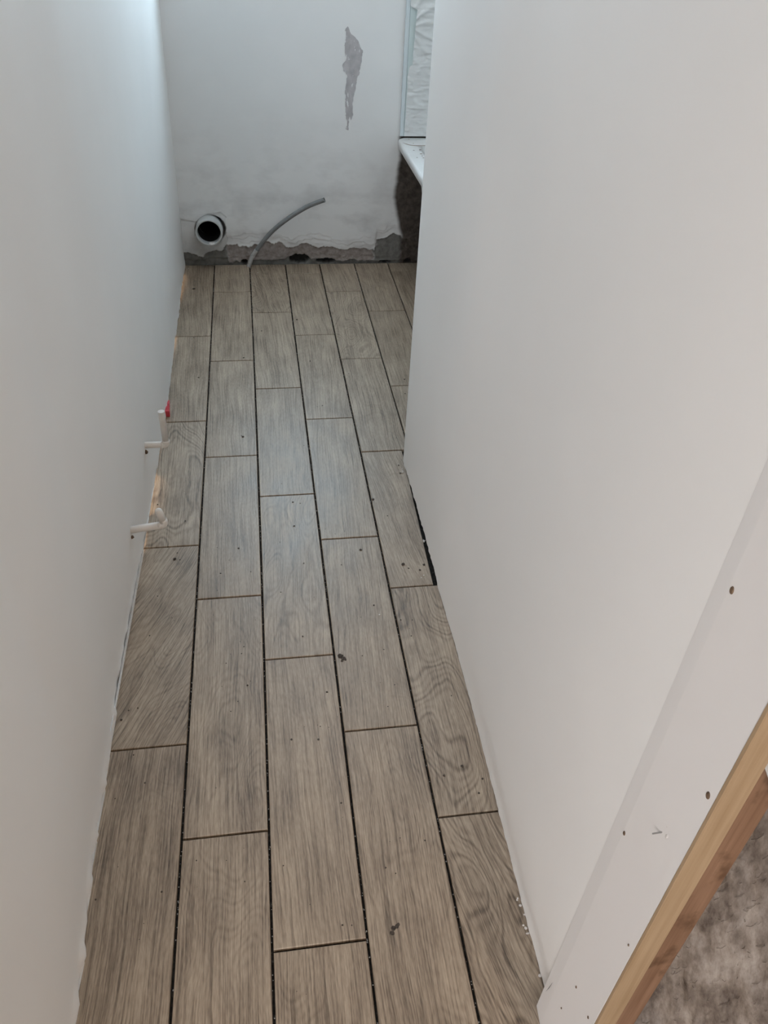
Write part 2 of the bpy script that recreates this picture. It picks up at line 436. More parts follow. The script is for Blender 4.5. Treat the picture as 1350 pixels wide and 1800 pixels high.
# ---- far wall: painted skim over render, broken away at the foot, window above
EDGE = [(-.16, .050), (-.10, .052), (-.06, .046), (-.02, .060), (.03, .07), (.052, .088), (.08, .082), (.117, .078), (.16, .086), (.20, .082), (.229, .102), (.28, .094), (.33, .080), (.40, .088), (.46, .080), (.52, .074), (.60, .066), (.66, .070), (.705, .066), (.712, .115), (.75, .120), (.783, .128), (.83, .112), (.89, .125), (1.0, .12), (1.5, .1)]
EDG2 = [(-.16, .030), (-.08, .020), (-.03, .032), (.05, .03), (.058, .012), (.12, .012), (.15, .022), (.2, .016), (.26, .022), (.3, .018), (.33, .040), (.40, .038), (.42, .02), (.45, .024), (.52, .022), (.54, .012), (.62, .016), (.68, .012), (.71, .01), (.9, .01), (1.5, .01)]
def back_wall():
    nx, nz, x0, x1, zt = 400, 170, -.175, 1.5, .545
    xs = [x0 + (0.93 - x0) * i / 360 for i in range(361)] + [0.93 + (x1 - .93) * i / 40 for i in range(1, 41)]
    V, Cl, F, Br = [], [], [], []
    for x in xs:
        for j in range(nz + 1):
            z = -.009 + (zt + .009) * j / nz
            e1 = interp(x, EDGE) + .016 * fr(x * 17, z * 14, 1) + .004 * fr(x * 90, z * 60, 2)
            e2 = interp(x, EDG2) + .008 * fr(x * 34, z * 20, 5)
            coat = sstep(-.0025, .0025, z - e1); und = sstep(-.002, .002, z - e2)
            cement = sstep(.696, .712, x + .022 * fr(z * 26, x * 10, 7)) * sstep(.945, .93, x)
            left = 1 - sstep(.050, .060, x + .010 * fr(z * 30, x * 12, 3))
            inner = 0.5 * fr(x * 40, z * 40, 11) + .5 * fr(x * 110, z * 110, 12)
            # depth: + is towards the room
            d = -.010 + .006 * und + .005 * coat + .0030 * inner * (1 - coat)
            d += .0022 * math.exp(-((z - e1) / .004) ** 2) + .0016 * math.exp(-((z - e2) / .004) ** 2)
            for q_, (dz_, am_) in enumerate(((.012, .0012), (.045, .0012), (.020, .0016))):
                e4 = (e1 + dz_ if q_ < 2 else e2 + dz_) + .014 * fr(x * (7 + 3 * q_), 4.4 * q_ + 1, z * 6, 4)
                d += am_ * (sstep(-.0008, .0008, z - e4) - 1) * (1 - left) + .7 * am_ * math.exp(-((z - e4) / .0022) ** 2) * (1 - left) * (.4 + fr(x * 14, q_, 3))
            # second thin edge of skim that peels in horizontal sheets
            e3 = e1 + .028 + .012 * fr(x * 9, 2.2, 6); d += .0018 * (sstep(-.001, .001, z - e3) - 1) * (1 - left)
            if left > .5:
                crk = interp(x, [(-.14, .203), (-.113, .198), (-.09, .194), (-.066, .190), (-.02, .222), (.039, .230), (.06, .21)])
                low = 1 - sstep(-.002, .002, z - crk)
                d -= .004 * low
            d += .0028 * cement * (1 - coat) + .0022 * fr(x * 3, z * 3, 4) * coat
            r = math.hypot(x + .016, z - .150)
            # open mortar pocket round the pipe, widest at the upper right
            ang = math.atan2(z - .150, x + .016)
            wide = .006 + .013 * max(0, math.cos(ang - .62)) ** 2
            pocket = 1 - sstep(.055 + wide * .7, .055 + wide, r + .002 * fr(x * 60, z * 60, 3))
            d -= .05 * pocket
            hole = 0
            for hx, hz, ha, hb in ((.368, .022, .046, .022), (.487, .012, .040, .013), (.125, .010, .016, .012), (.755, .004, .03, .008), (.86, .006, .02, .012)):
                q = ((x - hx) / ha) ** 2 + ((z - hz) / hb) ** 2 + .5 * fr(x * 50, z * 50, 8)
                hole = max(hole, 1 - sstep(.75, 1.0, q))
            d -= .028 * hole
            V.append((x, YB - d - .001, z))
            bare_shade = sstep(.784, .806, x + .010 * fr(z * 14, 2, 9) + .012 * sstep(.40, .30, z) - .04 * sstep(.30, .10, z)) * sstep(.541, .536, z)
            mo = (1 - und) * (1 - coat)
            mo = max(mo, cement * (1 - coat)); mo = max(mo, left * (1 - coat))
            if left > .5: mo = max(mo, .45 * low * sstep(.20, .02, z) * (1 - .3 * inner))
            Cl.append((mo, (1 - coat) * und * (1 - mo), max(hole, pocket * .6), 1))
            Br.append((bare_shade, bare_shade, bare_shade, 1))
            if bare_shade > 0: V[-1] = (x, V[-1][1] + bare_shade * (.003 - .004 * fr(x * 22 + z * 10, z * 9, 4, 4)), z)
    nz1 = nz + 1
    for i in range(len(xs) - 1):
        for j in range(nz):
            a_ = V[i * nz1 + j]
            if math.hypot(a_[0] + .0126, a_[2] - .162) < .050: continue      # the bore of the soil pipe
            F.append((i * nz1 + j, (i + 1) * nz1 + j, (i + 1) * nz1 + j + 1, i * nz1 + j + 1))
    WX0, WX1, WZ0, WZ1 = .07, .55, 1.03, 2.03
    bv, bf = boxes([(-.20, WX0, YB, YB + .32, zt - .002, H), (WX1, 1.5, YB, YB + .32, zt - .002, H), (WX0, WX1, YB, YB + .32, zt - .002, WZ0), (WX0, WX1, YB, YB + .32, WZ1, H), (-.2, -.066, YB + .10, YB + .32, -.06, zt), (.038, 1.5, YB + .10, YB + .32, -.06, zt), (-.066, .038, YB + .10, YB + .32, .216, zt)])
    n = len(V); nf = len(F); V += bv; F += [tuple(i + n for i in q) for q in bf]; Cl += [(0, 0, 0, 1)] * len(bv)
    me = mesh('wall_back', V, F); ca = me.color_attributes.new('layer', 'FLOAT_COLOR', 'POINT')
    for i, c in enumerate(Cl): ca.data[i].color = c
    cb = me.color_attributes.new('bare_shade', 'FLOAT_COLOR', 'POINT')
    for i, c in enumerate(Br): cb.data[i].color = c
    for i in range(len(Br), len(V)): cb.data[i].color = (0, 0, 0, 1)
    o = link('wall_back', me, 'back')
    for p in me.polygons[:nf]: p.use_smooth = True
    return tag(o, kind='structure')
wall_back = back_wall()

# window over the toilet place, above the picture
win = box_obj('window_1', [(.07, .55, YB + .29, YB + .32, 1.03, 1.06), (.07, .55, YB + .29, YB + .32, 2.01, 2.03), (.07, .09, YB + .29, YB + .32, 1.06, 2.01), (.53, .55, YB + .29, YB + .32, 1.06, 2.01)], 'frame')
tag(win, kind='structure')

# rest of the shell (bath recess, room behind the camera)
tag(box_obj('wall_bath_side', [(1.48, 1.58, 1.70, YB + .1, -.01, H), (.68, 1.58, 1.60, 1.70, -.01, H)], 'paint'), kind='structure')
tag(box_obj('wall_rear', [(-2.0, -1.75, -2.5, -2.4, -.01, H), (-.15, 2.4, -2.5, -2.4, -.01, H), (-1.75, -.15, -2.5, -2.4, -.01, .04), (-1.75, -.15, -2.5, -2.4, 2.12, H)], 'paint'), kind='structure')
tag(box_obj('wall_near_left', [(-2.0, -1.9, -2.4, .16, -.01, H), (-1.9, -.163, .10, .16, -.01, H)], 'paint'), kind='structure')
tag(box_obj('wall_near_right', [(2.3, 2.4, -2.4, .5, -.01, H)], 'paint'), kind='structure')
tag(box_obj('wall_near_lining', [(.69, 2.3, .50, .55, -.01, H)], 'paint'), kind='structure')
tag(box_obj('ceiling', [(-2.0, 2.4, -2.5, 3.85, H, H + .08)], 'paint'), kind='structure')
win2 = box_obj('added_door', [(-1.75, -.15, -2.48, -2.44, .04, .12), (-1.75, -.15, -2.48, -2.44, 2.05, 2.12), (-1.75, -1.68, -2.48, -2.44, .12, 2.05), (-.22, -.15, -2.48, -2.44, .12, 2.05), (-1.0, -.90, -2.48, -2.44, .12, 2.05)], 'frame')  # unseen glazed door, added around the rear light
tag(win2, kind='structure')

# ================================================================== OBJECTS
# ---- proud plasterboard sheet at the near end of the partition
def end_board():
    prof = [(.5705, .468), (.5696, .459), (.5494, .4345), (.5472, .41), (.5455, .355), (.5440, .3226), (.5560, .3226), (.5700, .3226), (.5705, .40)]
    zs = [0.0, .02, .035, .06, .09, .12, .2, .3, .5, 1.0, 1.6, H]
    V, F = [], []
    for z in zs:
        for x, y in prof:
            back_ = y > .458
            V.append((x + (0.002 * min(z, 1.0) if x < .569 else 0), (y + (.441 - y) * sstep(.015, .06, z) if back_ else y - .006 * min(z, 1) * (1 if .42 < y < .44 else 0)), z))
    n = len(prof)
    for i in range(len(zs) - 1):
        for j in range(n):
            F.append((i * n + j, (i + 1) * n + j, (i + 1) * n + (j + 1) % n, i * n + (j + 1) % n))
    F.append(tuple(range(n))); F.append(tuple((len(zs) - 1) * n + j for j in range(n - 1, -1, -1)))
    return mesh('plasterboard_sheet', V, F)
eb = empty('plasterboard_sheet', (0, 0, 0), 'white plasterboard sheet with screw holes at the near end of the right wall', 'plasterboard')
sheet = link('sheet', end_board(), 'board', eb)
def xs_at(y, z): return interp(y, [(.3185, .5440), (.355, .5455), (.41, .5472), (.4345, .5494)]) + .002 * min(z, 1)
for (y, z, s) in [(0.4054, 0.9068, 7), (0.3312, 0.7371, 8), (0.4072, 0.5434, 6), (0.3747, 0.2276, 4.5), (0.3828, 0.1363, 3.5), (0.3344, 0.2427, 5), (0.3314, 0.4511, 3.5)]:
    r = s * .00040; x = xs_at(y, z)
    V, F = [], []
    rings = [(1.15, .0006), (1.0, -.0003), (.80, -.0006), (.3, -.0004), (.0, -.0003)]
    for q, dx in rings:
        for j in range(12):
            t = 2 * math.pi * j / 12
            V.append((x + dx - .0004, y + r * q * math.cos(t) * .8, z + r * q * math.sin(t) * 1.25))
    for i in range(len(rings) - 1):
        for j in range(12): F.append((i * 12 + j, (i + 1) * 12 + j, (i + 1) * 12 + (j + 1) % 12, i * 12 + (j + 1) % 12))
    o = link('screw', mesh('screw', V, F), 'screw', eb, True); o['label'] = 'dark sunken screw'
v, f = tube([(xs_at(.358, .63) + .002, .358, .632), (xs_at(.358, .63) - .004, .3655, .6165)], [.0007, .0008], 8)
o = link('nail', mesh('nail', v, f), 'steel', eb); o['label'] = 'bent steel nail'
v, f = join([lump((xs_at(.352, .635) + .0022, .352, .634), .0030, 3, 1.9), lump((xs_at(.360, .64) + .0018, .357, .642), .0022, 9, 1.2)])
o = link('filler_blob', mesh('filler_blob', v, f), 'plaster', eb, True)
# slit in the corner of the sheet
x = .5482
V = [(x, .4185, .130), (x - .0002, .4205, .105), (x, .4250, .078), (x, .4222, .100), (x, .4195, .122)]
o = link('slit', mesh('slit', [(a - .0012, b, c) for a, b, c in V], [(0, 1, 2, 3, 4)]), 'dark', eb)

# ---- batten, stud, wool, membrane at the near right
bt = box_obj('pine_batten', [(.5450, .5710, .3180, .3222, .0, H)], 'pine', None, .0006)
tag(bt, 'pale planed pine batten beside the white plasterboard edge', 'batten')
st = box_obj('wall_stud', [(.5714, .6105, .328, .39, .0, H)], 'stud', None, .002)
tag(st, 'reddish brown rough stud between pale batten and mineral wool', 'stud')
def wool():
    V, F = [], []; nx, nz = 90, 130
    for i in range(nx + 1):
        for j in range(nz + 1):
            x = .612 + .45 * i / nx; z = -.006 + 1.0 * j / nz
            b = .030 * fr(x * 7, z * 3.5, 2, 3) + .012 * fr((x + .15 * z) * 48, z * 9, 5, 4) + .008 * fr(x * 60, z * 45, 8, 3)
            bulge = .070 * sstep(.745, .86, x) + .03 * sstep(.5, .1, z) * sstep(.64, .74, x) + .085 * sstep(.26, .0, z) * sstep(.62, .70, x)
            V.append((x, .455 - bulge - b, z))
    for i in range(nx):
        for j in range(nz):
            a = i * (nz + 1) + j; F.append((a, a + nz + 1, a + nz + 2, a + 1))
    k = len(V); V += [(.612, .499, -.006), (1.062, .499, -.006), (1.062, .50, .994), (.612, .50, .994)]
    F += [(k + 3, k + 2, k + 1, k)]
    return mesh('mineral_wool_batt', V, F)
wo = empty('mineral_wool_batt', (.8, .42, 0), 'grey-brown fibrous mineral wool batt filling the cavity right of the brown stud', 'insulation')
o = link('batt', wool(), 'wool', wo, True); o.location = (-.8, -.42, 0)
parts = []
for i in range(900):
    x = random.uniform(.62, 1.0); z = random.uniform(0.0, .62)
    b = .030 * fr(x * 7, z * 3.5, 2, 3) + .012 * fr((x + .15 * z) * 48, z * 9, 5, 4)
    y = .455 - .070 * sstep(.745, .86, x) - .03 * sstep(.5, .1, z) * sstep(.64, .74, x) - .085 * sstep(.26, .0, z) * sstep(.62, .70, x) - b
    a = random.gauss(.12, .45); l = random.uniform(.006, .022)
    p0 = Vector((x, y - .001, z)); dx = Vector((math.sin(a) * l, -random.uniform(0, .006), math.cos(a) * l))
    parts.append(tube([p0, p0 + dx * .5 + Vector((random.uniform(-.002, .002), -.002, 0)), p0 + dx], .0004, 3, False, False))
v, f = join(parts)
o = link('wool_fibres', mesh('wool_fibres', v, f), 'wool', wo); o.location = (-.8, -.42, 0); o['kind'] = 'stuff'
# membrane corner lapping over the stud
def membrane():
    o_ = [(.5775, .783), (.600, .838), (.66, .86), (.70, .78), (.63, .70), (.600, .742)]
    V = [(x, .3265 - .004 * (i % 2), z) for i, (x, z) in enumerate(o_)] + [(x, .3275 - .004 * (i % 2), z) for i, (x, z) in enumerate(o_)]
    n = len(o_); F = [tuple(range(n)), tuple(range(2 * n - 1, n - 1, -1))] + [(i, i + n, (i + 1) % n + n, (i + 1) % n) for i in range(n)]
    return mesh('membrane_scrap', V, F)
tag(link('membrane_scrap', membrane(), 'foil'), 'corner of a grey sheet lapping over the brown stud at the right edge', 'sheet')

# ---- soil pipe
sp = empty('soil_pipe', (-.0142, 3.42, .107), 'round grey plastic soil pipe stub opening low in the far wall', 'pipe')
def soil():
    c = Vector((-.0142, 0, .1635)); ys = [3.4155, 3.4175, 3.424, 3.448, 3.70]; V, F = [], []; n = 40
    prof = [(3.4145, .0490), (3.4135, .0520), (3.4150, .0558), (3.4200, .0572), (3.448, .0575), (3.470, .0573), (3.4705, .0550), (3.60, .0550)]
    inn = [(3.4145, .0490), (3.418, .0482), (3.446, .0480)]
    for pr in (prof, inn):
        b0 = len(V)
        for y, r in pr:
            for j in range(n):
                t = 2 * math.pi * j / n; V.append((c.x + r * math.cos(t), y, c.z - .36 * (y - 3.415) * .0 + r * math.sin(t)))
        for i in range(len(pr) - 1):
            for j in range(n):
                q = (b0 + i * n + j, b0 + i * n + (j + 1) % n, b0 + (i + 1) * n + (j + 1) % n, b0 + (i + 1) * n + j)
                F.append(q if pr is inn else q[::-1])
    return mesh('pipe_socket', V, F)
off = Vector(sp.location) * -1
def child(name, me, mat, par, smooth=True):
    o = link(name, me, mat, par, smooth); o.location = -Vector(par.location); return o
child('pipe_socket', soil(), 'pvc', sp)
v, f = tube([(-.0142, 3.446, .1635), (-.0142, 3.60, .1635), (-.0142, 4.30, .1635)], [.0480, .0475, .047], 32, False, False)
o = child('pipe_bore', mesh('pipe_bore', v, f), 'dark', sp); o['label'] = 'shaded inside of the pipe, coloured near-black'  # near-black colour stands for the unlit depth of the bore
v, f = tube([(-.0142, 4.295, .1635), (-.0142, 4.305, .1635)], .0505, 24)
child('pipe_end_shade', mesh('pipe_end_shade', v, f), 'dark', sp, False)
v, f = join([lump((-.006, 3.424, .1155), .016, 4, .35), lump((.010, 3.428, .118), .009, 7, .4), lump((.026, 3.432, .127), .004, 2, .6)])
child('plaster_crumb', mesh('plaster_crumb', v, f), 'plaster', sp)

# ---- conduit
cp = catmull([(0.1415, 3.4626, -0.004), (0.1588, 3.4546, 0.0429), (0.1961, 3.4446, 0.0964), (0.2502, 3.4296, 0.1628), (0.3169, 3.4146, 0.2203), (0.3892, 3.3996, 0.2697), (0.4364, 3.3896, 0.2936), (0.4714, 3.3796, 0.3093)], 6)
ce = empty('cable_conduit', (.1415, 3.4626, 0), 'thin grey flexible conduit curving up and right from the floor at the far wall', 'conduit')
k1 = 10
v, f = tube(cp[:k1 + 1], [.0098 + .0007 * math.sin(i * 2.1) for i in range(k1 + 1)], 14, True, False)
o = child('scuffed_sleeve', mesh('scuffed_sleeve', v, f), 'conduit_worn', ce); o['label'] = 'pale plaster-scuffed lower end'
v, f = tube(cp[k1:], .0093, 14, False, False)
child('sheath', mesh('sheath', v, f), 'conduit', ce)
e1, e0 = cp[-1], cp[-2]; dr = (e1 - e0).normalized()
v, f = tube([e1 - dr * .004, e1 + dr * .0012], [.0093, .0098], 14, False, False); v2, f2 = tube([e1 + dr * .0012, e1 + dr * .0010, e1 - dr * .01], [.0098, .0066, .006], 14, False, True)
child('cut_end', mesh('cut_end', *join([(v, f), (v2, f2)])), 'conduit', ce)
v, f = tube([e1 - dr * .006, e1 - dr * .003], .0064, 12)
child('bore', mesh('bore', v, f), 'dark', ce)

# ---- two water pipes out of the left wall
def bend(p0, p1, p2, r, n=6):
    a = (Vector(p0) - Vector(p1)).normalized(); b = (Vector(p2) - Vector(p1)).normalized(); p1 = Vector(p1)
    out = [Vector(p0)]
    for i in range(n + 1):
        t = i / n; out.append((p1 + a * r) * (1 - t) ** 2 + p1 * 2 * t * (1 - t) + (p1 + b * r) * t * t)
    return out + [Vector(p2)]
wp1 = empty('water_pipe', (-.137, 1.8056, .157), 'white water pipe stub with open upright end beside the red wedge', 'pipe', 'water pipe stubs on the left wall')
v, f = tube([(-.150, 1.8056, .1575), (-.0785, 1.8056, .157)], .0088, 16)
child('stub', mesh('stub', v, f), 'ppr', wp1)
v, f = tube([(-.0785, 1.8056, .150), (-.0785, 1.8056, .1485), (-.0785, 1.8056, .172), (-.0785, 1.8056, .1725)], [.0088, .0105, .0105, .0088], 16)
v, f = tube(bend((-.090, 1.8056, .157), (-.0785, 1.8056, .157), (-.0785, 1.8056, .170), .009), [.0102] * 9, 16)
child('elbow', mesh('elbow', v, f), 'ppr', wp1)
o1 = tube([(-.0785, 1.8056, .165), (-.0792, 1.8056, .258)], .0086, 16, True, False)
o2 = tube([(-.0792, 1.8056, .258), (-.0792, 1.8056, .2585), (-.0792, 1.8056, .2580), (-.0791, 1.8056, .235)], [.0086, .0082, .0062, .0060], 16, False, False)
child('riser', mesh('riser', *join([o1, o2])), 'ppr', wp1)
v, f = tube([(-.0791, 1.8056, .236), (-.0791, 1.8056, .2375)], .0061, 14)
child('bore', mesh('bore', v, f), 'dark', wp1, False)
v, f = lump((-.1325, 1.797, .141), .006, 5, 1.0)
o = child('wall_chip', mesh('wall_chip', v, f), 'screw', wp1); o['label'] = 'brown chip in the wall below the stub'
wp2 = empty('water_pipe', (-.145, 1.487, .13), 'white water pipe stub bent back on itself with a closed end, nearest the camera', 'pipe', 'water pipe stubs on the left wall')
v, f = tube([(-.160, 1.487, .128), (-.067, 1.487, .140)], .0090, 16)
child('stub', mesh('stub', v, f), 'ppr', wp2)
v, f = tube(bend((-.076, 1.487, .139), (-.0605, 1.487, .141), (-.0645, 1.487, .156), .010), [.0090] * 9, 16)
child('elbow', mesh('elbow', v, f), 'ppr', wp2)
v, f = tube([(-.0640, 1.487, .150), (-.0705, 1.487, .180), (-.0715, 1.487, .1845), (-.0720, 1.487, .187), (-.0722, 1.487, .188)], [.0089, .0089, .0078, .005, .001], 16)
child('capped_end', mesh('capped_end', v, f), 'ppr', wp2)
v, f = lump((-.1395, 1.480, .114), .005, 6, .8)
o = child('wall_chip', mesh('wall_chip', v, f), 'screw', wp2); o['label'] = 'dark chip in the wall below the stub'

# ---- red levelling wedge against the left wall
def wedge():
    prof = [(0, 0), (.100, 0), (.100, .002), (.075, .006), (.004, .021), (0, .0195)]
    V = []
    for x in (0.0, .0145):
        for y, z in prof: V.append((x * (1 - 5.5 * y), y, z))
    n = len(prof); F = [tuple(range(n)), tuple(range(2 * n - 1, n - 1, -1))] + [(i, i + n, (i + 1) % n + n, (i + 1) % n) for i in range(n)]
    # serrated teeth on the slope
    return V, F
we = empty('levelling_wedge', (-.1285, 2.205, .0005), 'small red plastic tile wedge lying against the foot of the left wall', 'wedge')
o = link('wedge_body', mesh('wedge_body', *wedge()), 'red', we)
v, f = boxes([(.001, .0128 - .0009 * i, .012 + .012 * i, .017 + .012 * i, .0155 - .00254 * i, .0205 - .00254 * i) for i in range(5)])
link('tooth_ridge', mesh('tooth_ridge', v, f), 'red', we)

# ---- bath
ba = empty('bathtub', (1.12, 2.65, 0), 'white bath with rounded rim corner against the far wall, seen past the right wall', 'bathtub')
def rrect(x0, x1, y0, y1, r, n=8):
    out = []
    for cx, cy, a0 in ((x1 - r, y1 - r, 0), (x0 + r, y1 - r, 90), (x0 + r, y0 + r, 180), (x1 - r, y0 + r, 270)):
        for i in range(n + 1):
            t = math.radians(a0 + 90 * i / n); out.append((cx + r * math.cos(t), cy + r * math.sin(t)))
    return out
def bathmesh():
    X0, X1, Y0, Y1 = .780, 1.470, 1.76, 3.4595
    L = [(0.012, .03, .503), (0.0, .035, .504), (0.0, .035, .526), (.002, .035, .5325), (.006, .035, .5355), (.06, .09, .5345), (.068, .10, .530), (.085, .14, .40), (.12, .16, .16), (.17, .14, .135)]
    V, F = [], []
    for ins, r, z in L:
        V += [(x, y, z) for x, y in rrect(X0 + ins, X1 - ins, Y0 + ins, Y1 - ins, r)]
    n = 36
    for i in range(len(L) - 1):
        for j in range(n): F.append((i * n + j, i * n + (j + 1) % n, (i + 1) * n + (j + 1) % n, (i + 1) * n + j))
    F.append(tuple((len(L) - 1) * n + j for j in range(n)))
    # outer shell of the basin
    L2 = [(0.012, .03, .503), (.058, .1, .50), (.075, .14, .39), (.11, .16, .15), (.17, .14, .122)]
    b = len(V)
    for ins, r, z in L2: V += [(x, y, z) for x, y in rrect(X0 + ins, X1 - ins, Y0 + ins, Y1 - ins, r)]
    for i in range(len(L2) - 1):
        for j in range(n): F.append((b + i * n + (j + 1) % n, b + i * n + j, b + (i + 1) * n + j, b + (i + 1) * n + (j + 1) % n))
    F.append(tuple(b + (len(L2) - 1) * n + j for j in range(n - 1, -1, -1)))
    return mesh('tub', V, F)
child('tub', bathmesh(), 'bath', ba)
for lx_, ly_ in ((.95, 2.0), (1.30, 2.0), (.95, 3.15), (1.30, 3.15)):
    v, f = join([tube([(lx_, ly_, 0), (lx_, ly_, .008), (lx_, ly_, .010), (lx_, ly_, .145)], [.022, .022, .009, .009], 12)])
    child('leg', mesh('leg', v, f), 'steel', ba, False)
bl = catmull([(0.790, 3.377, .5362), (0.798, 3.358, .5362), (0.815, 3.338, .5362), (0.838, 3.332, .5362), (0.875, 3.334, .5362)], 6)
v, f = tube(bl, [.0012 + .0022 * sstep(0, 8, i) for i in range(len(bl))], 8)
o = child('tape_residue', mesh('tape_residue', [(a, b, .5352 + (c - .5362) * .35) for a, b, c in v], f), 'tape', ba); o['label'] = 'curved brown tape mark on the rim'
parts = []
for i in range(16):
    x, y = random.uniform(.80, .88), random.uniform(3.14, 3.44)
    parts.append(lump((x, y, .5353), random.uniform(.002, .006), i, .12, 1))
v, f = join(parts); o = child('rim_dirt', mesh('rim_dirt', v, f), 'tape', ba); o['kind'] = 'stuff'

# ---- wall panel above the bath, wrapped in film
pa = empty('shower_panel', (1.12, YB, .545), 'pale green wall panel above the bath under torn crinkled protective film', 'wall panel')
o = box_obj('panel_board', [(.8065, 1.46, YB - .016, YB - .005, .540, 2.0)], 'panel', pa, .0012); o.location = -Vector(pa.location)
o = box_obj('edge_strip', [(.7905, .8060, YB - .017, YB - .005, .540, 2.0)], 'panel_edge', pa, .0015); o.location = -Vector(pa.location)
FE = [(1.30, .8040), (0.999, .8050), (0.994, .8074), (0.9895, .8193), (0.985, .8328), (0.9728, .8307), (0.9568, .8296), (0.9408, .8285), (0.9033, .8273), (0.878, .8268), (0.8396, .8248), (0.8006, .8259), (0.7925, .8143), (0.756, .8082), (0.7169, .8106), (0.6819, .8092), (0.6416, .8098), (0.6171, .8095), (0.5841, .8078), (0.5573, .8075), (0.5455, .8085)]
def film():
    V, F = [], []; nu, nv = 60, 240; zt, zb = 1.30, .5415
    for j in range(nv + 1):
        z = zt + (zb - zt) * j / nv; xe = interp(z, FE)
        for i in range(nu + 1):
            u = i / nu; x = xe + (1.0 - xe) * u
            h = .0045 * abs(fr(x * 12 + z * 5, z * 42, 3, 3))
            rad = math.atan2(z - .93, x - .80); h += .004 * max(0, math.sin(rad * 13 + 2 * fr(x * 9, z * 9, 1, 2))) * sstep(.25, .08, math.hypot(z - .93, x - .80))
            h += .0035 * max(0, fr(x * 30, z * 75, 6, 2)) + .002
            h += .006 * math.exp(-u * 12) * sstep(.78, .90, z) * sstep(1.0, .97, z)
            V.append((x, YB - .0165 - h, z))
    n = nu + 1
    for j in range(nv):
        for i in range(nu): F.append((j * n + i, (j + 1) * n + i, (j + 1) * n + i + 1, j * n + i + 1))
    return mesh('protective_film', V, F)
o = child('protective_film', film(), 'film', pa); o['label'] = 'crinkled translucent protective film'

# ---- filler smear on the far wall
smear = [(0.5699, 0.9211), (0.5878, 0.895), (0.6095, 0.8771), (0.63, 0.842), (0.627, 0.8041), (0.62, 0.7656), (0.6066, 0.7371), (0.6051, 0.7084), (0.5939, 0.6611), (0.5967, 0.6168), (0.5909, 0.5943), (0.5804, 0.6091), (0.577, 0.5563), (0.5686, 0.5638), (0.5726, 0.579), (0.5658, 0.6275), (0.5667, 0.7185), (0.5722, 0.7577), (0.5561, 0.7749), (0.5519, 0.7922), (0.5636, 0.8063), (0.5618, 0.8575), (0.5644, 0.8978), (0.5612, 0.9076)]
def inside(x, z, P):
    c = False
    for i in range(len(P)):
        (x0, z0), (x1, z1) = P[i], P[i - 1]
        if (z0 > z) != (z1 > z) and x < (x1 - x0) * (z - z0) / (z1 - z0) + x0: c = not c
    return c
def smear_mesh():
    st = .0018; x0, z0 = .545, .55; nx, nz = 52, 210; V, F = [], []
    for i in range(nx + 1):
        for j in range(nz + 1):
            x, z = x0 + i * st, z0 + j * st
            V.append((x, YB - .0009 - .0011 * max(0, fr(x * 60, z * 22, 3, 3) + .35), z))
    for i in range(nx):
        for j in range(nz):
            x, z = x0 + (i + .5) * st, z0 + (j + .5) * st
            if inside(x + .004 * fr(x * 70, z * 45, 1, 3), z + .004 * fr(x * 60, z * 40, 8, 3), smear) and fr(x * 95, z * 30, 5, 3) > -.52:
                a = i * (nz + 1) + j; F.append((a, a + nz + 1, a + nz + 2, a + 1))
    me = mesh('filler_smear', V, F)
    bm = bmesh.new(); bm.from_mesh(me)
    bmesh.ops.delete(bm, geom=[v for v in bm.verts if not v.link_faces], context='VERTS')
    r = bmesh.ops.extrude_face_region(bm, geom=bm.faces[:])
    for g in r['geom']:
        if isinstance(g, bmesh.types.BMVert): g.co.y = YB + .001
    bmesh.ops.recalc_face_normals(bm, faces=bm.faces[:])
    bm.to_mesh(me); bm.free(); return me
tag(link('filler_smear', smear_mesh(), 'smear'), 'long grey filler smear trowelled on the far wall', 'filler smear')

